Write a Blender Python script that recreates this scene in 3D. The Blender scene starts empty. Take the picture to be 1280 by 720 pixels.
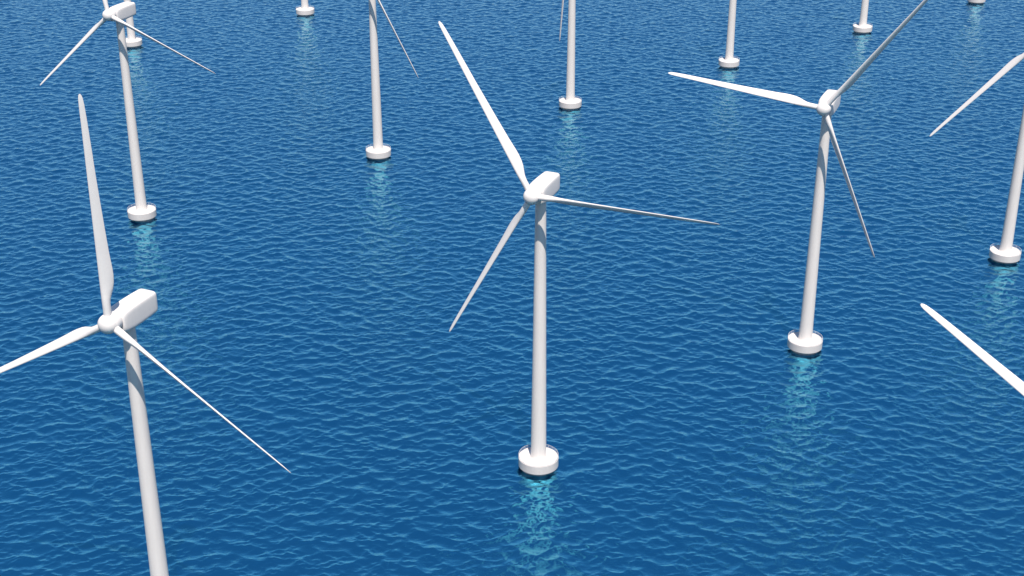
import bpy, bmesh, math, random
import numpy as np
from mathutils import Matrix, Vector
R = math.radians
C = bpy.context.scene

# ------------------------------------------------------------ camera
ZS = 16.08                      # fitted heights are relative; +ZS puts the still water at z = 0
cam = bpy.data.cameras.new('camera')
cam_o = bpy.data.objects.new('camera', cam)
C.collection.objects.link(cam_o)
cam_o.location = (0, 0, 229.506 + ZS)
cam_o.rotation_euler = (R(90 - 24.761), 0, 0)
cam.sensor_width = 36
cam.lens = 1779.552 / 1280 * 36
cam.clip_start = 1
cam.clip_end = 30000
C.camera = cam_o

# ------------------------------------------------------------ sky and sun
SUN_EL, SUN_AZ = 66.0, 10.5     # sun behind the viewer, a little to the right
w = bpy.data.worlds.new('World')
C.world = w
w.use_nodes = True
nt = w.node_tree
nt.nodes.clear()
sky = nt.nodes.new('ShaderNodeTexSky')
sky.sky_type = 'NISHITA'
sky.sun_disc = False
sky.sun_elevation = R(SUN_EL)
sky.sun_rotation = R(180 - SUN_AZ)
sky.air_density = 1.0
sky.dust_density = 0.2
sky.ozone_density = 3.2
bg = nt.nodes.new('ShaderNodeBackground')
bg.inputs['Strength'].default_value = 0.085
out = nt.nodes.new('ShaderNodeOutputWorld')
nt.links.new(sky.outputs[0], bg.inputs[0])
nt.links.new(bg.outputs[0], out.inputs[0])
sl = bpy.data.lights.new('sun', 'SUN')
sl.energy = 4.7
sl.angle = R(0.5)
sl.color = (1.0, 0.92, 0.83)
so = bpy.data.objects.new('sun', sl)
C.collection.objects.link(so)
Ld = Vector((math.sin(R(SUN_AZ)) * math.cos(R(SUN_EL)), -math.cos(R(SUN_AZ)) * math.cos(R(SUN_EL)), math.sin(R(SUN_EL))))
so.rotation_euler = Ld.to_track_quat('Z', 'Y').to_euler()
so.location = Ld * 600
C.view_settings.view_transform = 'Standard'
C.view_settings.look = 'None'
C.view_settings.exposure = 0.34
C.view_settings.gamma = 1.0
C.view_settings.use_curve_mapping = False
C.cycles.caustics_reflective = False
C.cycles.caustics_refractive = False

# ------------------------------------------------------------ materials
def mat(name):
    m = bpy.data.materials.new(name)
    m.use_nodes = True
    t = m.node_tree
    return m, t, t.nodes['Principled BSDF']

def paint(name, col, rough=0.38, dirt=0.04):
    m, t, b = mat(name)
    tc = t.nodes.new('ShaderNodeTexCoord')
    mp = t.nodes.new('ShaderNodeMapping')
    mp.inputs['Scale'].default_value = (0.9, 0.9, 0.12)
    n = t.nodes.new('ShaderNodeTexNoise')
    n.inputs['Scale'].default_value = 1.0
    n.inputs['Detail'].default_value = 6
    n.inputs['Roughness'].default_value = 0.6
    r = t.nodes.new('ShaderNodeValToRGB')
    r.color_ramp.elements[0].position = 0.35
    r.color_ramp.elements[1].position = 0.62
    r.color_ramp.elements[0].color = tuple(c * (1 - dirt) for c in col) + (1,)
    r.color_ramp.elements[1].color = tuple(col) + (1,)
    t.links.new(tc.outputs['Object'], mp.inputs[0])
    t.links.new(mp.outputs[0], n.inputs[0])
    t.links.new(n.outputs[0], r.inputs[0])
    t.links.new(r.outputs[0], b.inputs['Base Color'])
    b.inputs['Roughness'].default_value = rough
    return m

M_TOWER = paint('tower_paint', (0.82, 0.77, 0.735), 0.42, 0.05)
M_SHELL = paint('nacelle_gelcoat', (0.84, 0.80, 0.775), 0.35, 0.03)
M_BLADE = paint('blade_gelcoat', (0.84, 0.80, 0.775), 0.32, 0.02)
M_DECK = paint('platform_paint', (0.77, 0.725, 0.70), 0.5, 0.06)
M_RAIL = paint('rail_paint', (0.75, 0.76, 0.76), 0.4, 0.05)
M_PIER = paint('pier_paint', (0.6, 0.62, 0.6), 0.6, 0.25)
M_GAP = paint('bearing_grey', (0.45, 0.45, 0.46), 0.5, 0.05)

# ------------------------------------------------------------ water
def make_water():
    rng = np.random.default_rng(7)
    N, L = 2048, 860.0
    k1 = 2 * np.pi * np.fft.fftfreq(N, L / N)
    kx, ky = np.meshgrid(k1, k1, indexing='xy')       # [iy, ix]
    k = np.hypot(kx, ky)
    k[0, 0] = 1.0
    kp = 2 * np.pi / 8.5
    spec = np.exp(-1.25 * (kp / k) ** 2) / k ** 3.3    # elevation spectrum in wavenumber space
    spec *= np.exp(-(k * 0.17) ** 2)
    th = np.arctan2(ky, kx)
    def spread(d, p):
        return np.abs(np.cos((th - R(d)) * 1.0)) ** p
    D = 0.50 * spread(62, 6) + 0.50 * spread(118, 6) + 0.10 * spread(40, 3) + 0.03
    H = (rng.standard_normal((N, N)) + 1j * rng.standard_normal((N, N))) * np.sqrt(spec * D)
    H[0, 0] = 0
    h = np.fft.ifft2(H).real
    sc = 0.20 / h.std()
    dx = np.fft.ifft2(1j * kx / k * H).real * sc
    dy = np.fft.ifft2(1j * ky / k * H).real * sc
    h *= sc
    # ease the few steepest faces so that none stands up like a mirror to the sun
    def blur(f, s):
        return np.fft.ifft2(np.fft.fft2(f) * np.exp(-(k * s) ** 2 / 2)).real
    for it in range(3):
        gy_, gx_ = np.gradient(h, L / N)
        m_ = (np.hypot(gx_, gy_) > 0.43).astype(float)
        m_ = np.clip(blur(m_, 1.0) * 6, 0, 1)
        h = h * (1 - m_) + blur(h, 0.9) * m_
    # sheet: dense where it is seen large, widening out to the horizon
    def axis(lo, hi, step_fn, far, grow=1.28):
        a = [lo]
        while a[-1] < hi:
            a.append(a[-1] + step_fn(a[-1]))
        st = step_fn(lo)
        left = []
        x = lo
        while x > -far:
            st *= grow
            x -= st
            left.append(x)
        st = step_fn(a[-1])
        right = []
        x = a[-1]
        while x < far:
            st *= grow
            x += st
            right.append(x)
        return np.array(left[::-1] + a + right)
    X = axis(-400, 440, lambda v: 0.46, 14000)
    Y = axis(270, 1180, lambda v: 0.40 + max(0, v - 350) / 1000 * 0.8, 14000)
    gx, gy = np.meshgrid(X, Y)
    def samp(f):
        u = (gx / L * N) % N
        v = (gy / L * N) % N
        i = np.floor(u).astype(int)
        j = np.floor(v).astype(int)
        a = u - i
        b = v - j
        i1 = (i + 1) % N
        j1 = (j + 1) % N
        i %= N
        j %= N
        return (f[j, i] * (1 - a) + f[j, i1] * a) * (1 - b) + (f[j1, i] * (1 - a) + f[j1, i1] * a) * b
    sx = np.gradient(X)
    sy = np.gradient(Y)
    fade = np.clip((6 - np.maximum(sx[None, :], sy[:, None])) / 4.0, 0, 1)
    chop = 0.95
    z = samp(h) * fade
    px = gx - chop * samp(-dx) * fade
    py = gy - chop * samp(-dy) * fade
    # keep the choppy displacement pointing into the crests
    co = np.stack([px, py, z], -1).reshape(-1, 3).astype(np.float32)
    ny, nx = gx.shape
    ids = np.arange(nx * ny).reshape(ny, nx)
    q = np.stack([ids[:-1, :-1], ids[:-1, 1:], ids[1:, 1:], ids[1:, :-1]], -1).reshape(-1, 4)
    me = bpy.data.meshes.new('water')
    me.vertices.add(len(co))
    me.vertices.foreach_set('co', co.ravel())
    me.loops.add(q.size)
    me.loops.foreach_set('vertex_index', q.ravel().astype(np.int32))
    me.polygons.add(len(q))
    me.polygons.foreach_set('loop_start', (np.arange(len(q)) * 4).astype(np.int32))
    me.polygons.foreach_set('loop_total', np.full(len(q), 4, np.int32))
    me.polygons.foreach_set('use_smooth', np.ones(len(q), bool))
    me.update(calc_edges=True)
    me.validate()
    o = bpy.data.objects.new('water', me)
    C.collection.objects.link(o)
    o['kind'] = 'structure'
    m, t, b = mat('sea_water')
    b.inputs['Base Color'].default_value = (0.085, 0.53, 0.74, 1)
    b.inputs['Metallic'].default_value = 1.0
    b.inputs['Specular Tint'].default_value = (1.0, 1.0, 1.0, 1)
    b.inputs['Roughness'].default_value = 0.05
    geo = t.nodes.new('ShaderNodeNewGeometry')
    prev = None
    for scale, stretch, ang, dist in ((0.9, 0.5, 20, 0.09), (1.9, 0.55, -20, 0.055)):
        mp = t.nodes.new('ShaderNodeMapping')
        mp.inputs['Rotation'].default_value = (0, 0, R(ang))
        mp.inputs['Scale'].default_value = (stretch, 1, 1)
        n = t.nodes.new('ShaderNodeTexNoise')
        n.inputs['Scale'].default_value = scale
        n.inputs['Detail'].default_value = 4
        n.inputs['Roughness'].default_value = 0.6
        n.inputs['Distortion'].default_value = 0.4
        bp = t.nodes.new('ShaderNodeBump')
        bp.inputs['Strength'].default_value = 1.0
        bp.inputs['Distance'].default_value = dist
        t.links.new(geo.outputs['Position'], mp.inputs[0])
        t.links.new(mp.outputs[0], n.inputs[0])
        t.links.new(n.outputs[0], bp.inputs['Height'])
        if prev:
            t.links.new(prev.outputs[0], bp.inputs['Normal'])
        prev = bp
    t.links.new(prev.outputs[0], b.inputs['Normal'])
    # light scattered back from the depth, added under the mirror of the surface
    df = t.nodes.new('ShaderNodeBsdfDiffuse')
    df.inputs['Color'].default_value = (0.0002, 0.003, 0.016, 1)
    ad = t.nodes.new('ShaderNodeAddShader')
    t.links.new(b.outputs[0], ad.inputs[0])
    t.links.new(df.outputs[0], ad.inputs[1])
    t.links.new(ad.outputs[0], t.nodes['Material Output'].inputs['Surface'])
    me.materials.append(m)
    return o
make_water()

# ------------------------------------------------------------ mesh helpers
def link(name, bm, m, parent=None, smooth=True, sharp=40):
    me = bpy.data.meshes.new(name)
    bmesh.ops.recalc_face_normals(bm, faces=bm.faces)
    bm.to_mesh(me)
    bm.free()
    me.materials.append(m)
    if smooth:
        me.shade_smooth()
        me.set_sharp_from_angle(angle=R(sharp))
    o = bpy.data.objects.new(name, me)
    C.collection.objects.link(o)
    if parent:
        o.parent = parent
    return o

def loft(bm, rings, cap=True, closed=False):
    vs = [[bm.verts.new(p) for p in r] for r in rings]
    n = len(vs[0])
    for a, b in zip(vs[:-1], vs[1:]):
        for i in range(n):
            bm.faces.new((a[i], a[(i + 1) % n], b[(i + 1) % n], b[i]))
    if closed:
        a, b = vs[-1], vs[0]
        for i in range(n):
            bm.faces.new((a[i], a[(i + 1) % n], b[(i + 1) % n], b[i]))
    elif cap:
        bm.faces.new(vs[0])
        bm.faces.new(vs[-1])
    return vs

def lathe(bm, prof, n=72, axis='z', cap=True):
    rings = []
    for r, h in prof:
        ring = []
        for i in range(n):
            a = 2 * math.pi * i / n
            if axis == 'z':
                ring.append((r * math.cos(a), r * math.sin(a), h))
            else:
                ring.append((r * math.cos(a), h, r * math.sin(a)))
        rings.append(ring)
    return loft(bm, rings, cap)

def torus(bm, rad, z, t, n=96, k=8):
    rings = []
    for i in range(n):
        a = 2 * math.pi * i / n
        rings.append([((rad + t * math.cos(2 * math.pi * j / k)) * math.cos(a),
                       (rad + t * math.cos(2 * math.pi * j / k)) * math.sin(a),
                       z + t * math.sin(2 * math.pi * j / k)) for j in range(k)])
    loft(bm, rings, False, True)

# ------------------------------------------------------------ the turbine
HUB_Z = 80 + ZS
DECK_Z = 3.9
DR = 12.894 / 2
OVERHANG = 6.565
YAW = 24.298
RB, RT = 2.374, 1.588           # fitted radii at fitted z = 0 and 80

def tower_r(z):
    return RB + (RT - RB) * (z - ZS) / 80

def make_turbine():
    root = bpy.data.objects.new('wind_turbine', None)
    C.collection.objects.link(root)
    root.empty_display_size = 5
    # pier under the platform
    bm = bmesh.new()
    lathe(bm, [(5.3, -4), (5.3, 1.12)])
    link('pier', bm, M_PIER, root)
    # drum platform, slightly raised kerb round the deck
    bm = bmesh.new()
    lathe(bm, [(DR - 0.06, 1.1), (DR, 1.16), (DR, 3.99), (DR - 0.03, 4.02), (DR - 0.14, 4.02), (DR - 0.17, 3.98),
               (DR - 0.18, 3.90), (3.3, 3.905), (2.9, 3.91)], 96)
    plat = link('platform', bm, M_DECK, root)
    bm = bmesh.new()
    torus(bm, DR - 0.42, 3.93, 0.06)
    link('added_rim_line', bm, M_GAP, plat)  # no drain: grey ring added to imitate the shaded rail's line over the deck
    # railing
    bm = bmesh.new()
    torus(bm, DR - 0.10, 5.05, 0.045)
    torus(bm, DR - 0.10, 4.55, 0.025)
    for i in range(24):
        a = 2 * math.pi * (i + .5) / 24
        x, y = (DR - 0.10) * math.cos(a), (DR - 0.10) * math.sin(a)
        loft(bm, [[(x +   .025 * math.cos(q * math.pi / 3), y +   .025 * math.sin(q * math.pi / 3), z) for q in range(6)] for z in (4.0, 5.06)])
    rail = link('railing', bm, M_RAIL, plat)
    # tower with its foot flange
    bm = bmesh.new()
    prof = [(3.0, 3.9), (2.98, 4.0), (2.78, 4.04), (2.62, 4.25), (2.55, 4.7), (tower_r(5.4), 5.4)]
    top = HUB_Z - 3.0
    prof += [(tower_r(top), top)]
    lathe(bm, prof, 72)
    tw = link('tower', bm, M_TOWER, root)
    # nacelle: local -Y is the front; distances d are behind the rotor centre
    yc = -OVERHANG
    bm = bmesh.new()
    def section(d, wd, zt, zb, e, n=56):
        ring = []
        cz = (zt + zb) / 2
        hh = (zt - zb) / 2
        for i in range(n):
            a = 2 * math.pi * i / n
            c, s = math.cos(a), math.sin(a)
            ring.append((math.copysign(abs(c) ** (2 / e), c) * wd / 2, yc + d, HUB_Z + cz + math.copysign(abs(s) ** (2 / e), s) * hh))
        return ring
    secs = [(2.28, 4.5, 1.85, -3.0, 3.0), (2.36, 4.95, 2.08, -3.3, 3.4), (2.8, 5.3, 2.27, -3.5, 4.2), (4.0, 5.5, 2.40, -3.6, 5.5), (6.2, 5.55, 2.48, -3.6, 6.5),
            (9.0, 5.5, 2.54, -3.5, 7.0), (12.0, 5.4, 2.58, -3.35, 7.0), (14.5, 5.3, 2.56, -3.2, 6.5), (15.05, 5.15, 2.48, -3.1, 6.5), (15.32, 4.85, 2.32, -2.95, 6.0), (15.42, 4.3, 2.1, -2.7, 5.0)]
    loft(bm, [section(*s) for s in secs])
    nac = link('nacelle', bm, M_SHELL, root, sharp=60)
    # collar between hub and nacelle
    bm = bmesh.new()
    lathe(bm, [(1.92, yc + 1.95), (1.92, yc + 2.4)], 48, 'y')
    for v in bm.verts:
        v.co.z += HUB_Z
    col = link('collar', bm, M_GAP, root)
    # hub (origin on the rotor centre, spins about local Y)
    bm = bmesh.new()
    prof = [(2.2, 2.18), (2.36, 2.1), (2.43, 1.9), (2.47, 0.9), (2.45, -0.3), (2.42, -0.34), (2.42, -0.42), (2.45, -0.46), (2.38, -0.9), (2.22, -1.35), (1.98, -1.76), (1.63, -2.12), (1.18, -2.4), (0.65, -2.57), (0.15, -2.62)]
    lathe(bm, prof, 64, 'y')
    hub = link('hub', bm, M_SHELL, root)
    hub.location = (0, yc, HUB_Z)
    # blade mesh along +X, leading edge towards +Z
    RR = 56.75
    tab = [(1.5, 1.00, 1.90, 1.00, 46), (3.2, 1.0, 1.90, 1.0, 46), (5.0, 1.0, 1.92, 0.95, 46), (6.2, 1.0, 2.05, 0.85, 46), (7.6, .99, 2.5, .64, 45.5), (9.0, .97, 2.98, .50, 45), (10.5, .95, 3.26, .42, 45), (12.4, .92, 3.34, .38, 44.5), (14.0, .90, 3.28, .36, 44),
           (18.0, .85, 2.92, .33, 43), (24.0, .78, 2.58, .31, 42), (30.0, .70, 2.26, .30, 41), (37.0, .62, 1.92, .32, 40), (44.0, .53, 1.66, .33, 39.5), (50.0, .46, 1.42, .33, 39), (54.0, .42, 1.22, .31, 38.5), (55.8, .34, .96, .25, 38.5), (56.4, .22, .66, .25, 38.5), (RR, 0.05, .28, .25, 38.5)]
    def blade():
        bm = bmesh.new()
        # dense stations by smooth interpolation
        T = np.array(tab)
        st = np.unique(np.concatenate([np.linspace(1.5, RR, 60), T[:, 0]]))
        rings = []
        n = 32
        for x in st:
            le, ch, th, be = (float(np.interp(x, T[:, 0], T[:, j])) for j in range(1, 5))
            b = R(be)
            cvec = Vector((0, -math.sin(b), math.cos(b)))
            nvec = Vector((0, -math.cos(b), -math.sin(b)))
            w_ = min(1, max(0, (th - .25) / .75))       # round root -> aerofoil
            ring = []
            for i in range(n):
                a = 2 * math.pi * i / n
                cx = (1 - math.cos(a)) / 2              # 0 at the leading edge, 1 trailing
                circ = math.sin(a) / 2
                foil = 1.12 * math.sqrt(max(cx, 0)) * (1 - cx) ** .9 * 1.0 * (1 if a < math.pi else -.8) + 0.012 * (1 if a < math.pi else -1) * (1 - abs(2 * cx - 1))
                yy = (circ * w_ + foil * (1 - w_)) * th * ch
                zz = le - cx * ch
                # upwind bend is negligible; cone half a degree forward
                p = cvec * zz - nvec * yy
                p.x = x
                p.y -= math.tan(R(0.479)) * x
                ring.append(p)
            rings.append(ring)
        loft(bm, rings)
        return bm
    b0 = link('blade', blade(), M_BLADE, hub, sharp=70)
    for kk in (1, 2):
        bb = b0.copy()
        C.collection.objects.link(bb)
        bb.parent = hub
        bb.rotation_euler = (0, -kk * 2 * math.pi / 3, 0)
    return root

def kids(o):
    return [c for c in bpy.data.objects if c.parent == o]

def copy_tree(o, parent=None):
    ch = kids(o)
    c = o.copy()
    C.collection.objects.link(c)
    c.parent = parent
    for k in ch:
        copy_tree(k, c)
    return c

O = (-93.182, 310.023)
A = (101.713, 83.971)
B = (-77.186, 299.751)
def grid(i, j):
    return (O[0] + i * A[0] + j * B[0], O[1] + i * A[1] + j * B[1])

# (position, rotor angle, label)
sites = [
    (grid(1, 0), 120.84, 'central white wind turbine, the only one seen whole from blade tips to round platform'),
    (grid(2, 0), 53.95, 'white turbine right of the central one, one blade reaching left, one crossing the top edge'),
    (grid(0, 0), 89.44, 'nearest white turbine at lower left, one blade straight up, its platform out of view'),
    (grid(0, 1), 99.96, 'white turbine at upper left, its nacelle near the top edge overlapping a farther tower'),
    (grid(1, 1), 59.99, 'white tower left of top centre, one thin blade slanting down to its right'),
    (grid(2, 1), 25.81, 'white tower right of the top centre with one blade tip hanging just left of it'),
    (grid(3, 1), 92.0, 'white tower above the long leftward blade of the right-hand turbine, no rotor in view'),
    (grid(4, 1), 75.0, 'short piece of white tower and small platform just left of the raised blade tip'),
    (grid(5, 1), 100.0, 'platform cut by the top edge at far right, only its lower rim showing'),
    (grid(3, 0), 109.93, 'white tower and platform at the right edge, one blade slanting down left from the edge'),
    (grid(0, 2), 85.0, 'small distant platform and tower half hidden behind the upper left nacelle'),
    (grid(1, 2), 95.0, 'small distant platform on the water at the top edge, left of the top centre'),
    ((123.98, 234.11), 145.5, 'near turbine beyond the lower right edge, only one white blade reaching into the picture'),
]
proto = make_turbine()
for n, (p, ph, lab) in enumerate(sites):
    t = proto if n == 0 else copy_tree(proto)
    t.location = (p[0], p[1], 0)
    t.rotation_euler = (0, 0, R(-YAW))
    t['label'] = lab
    t['category'] = 'wind turbine'
    t['group'] = 'white wind turbines standing in rows in the sea'
    for c in kids(t):
        if c.name.startswith('hub'):
            c.rotation_euler = (0, -R(ph), 0)
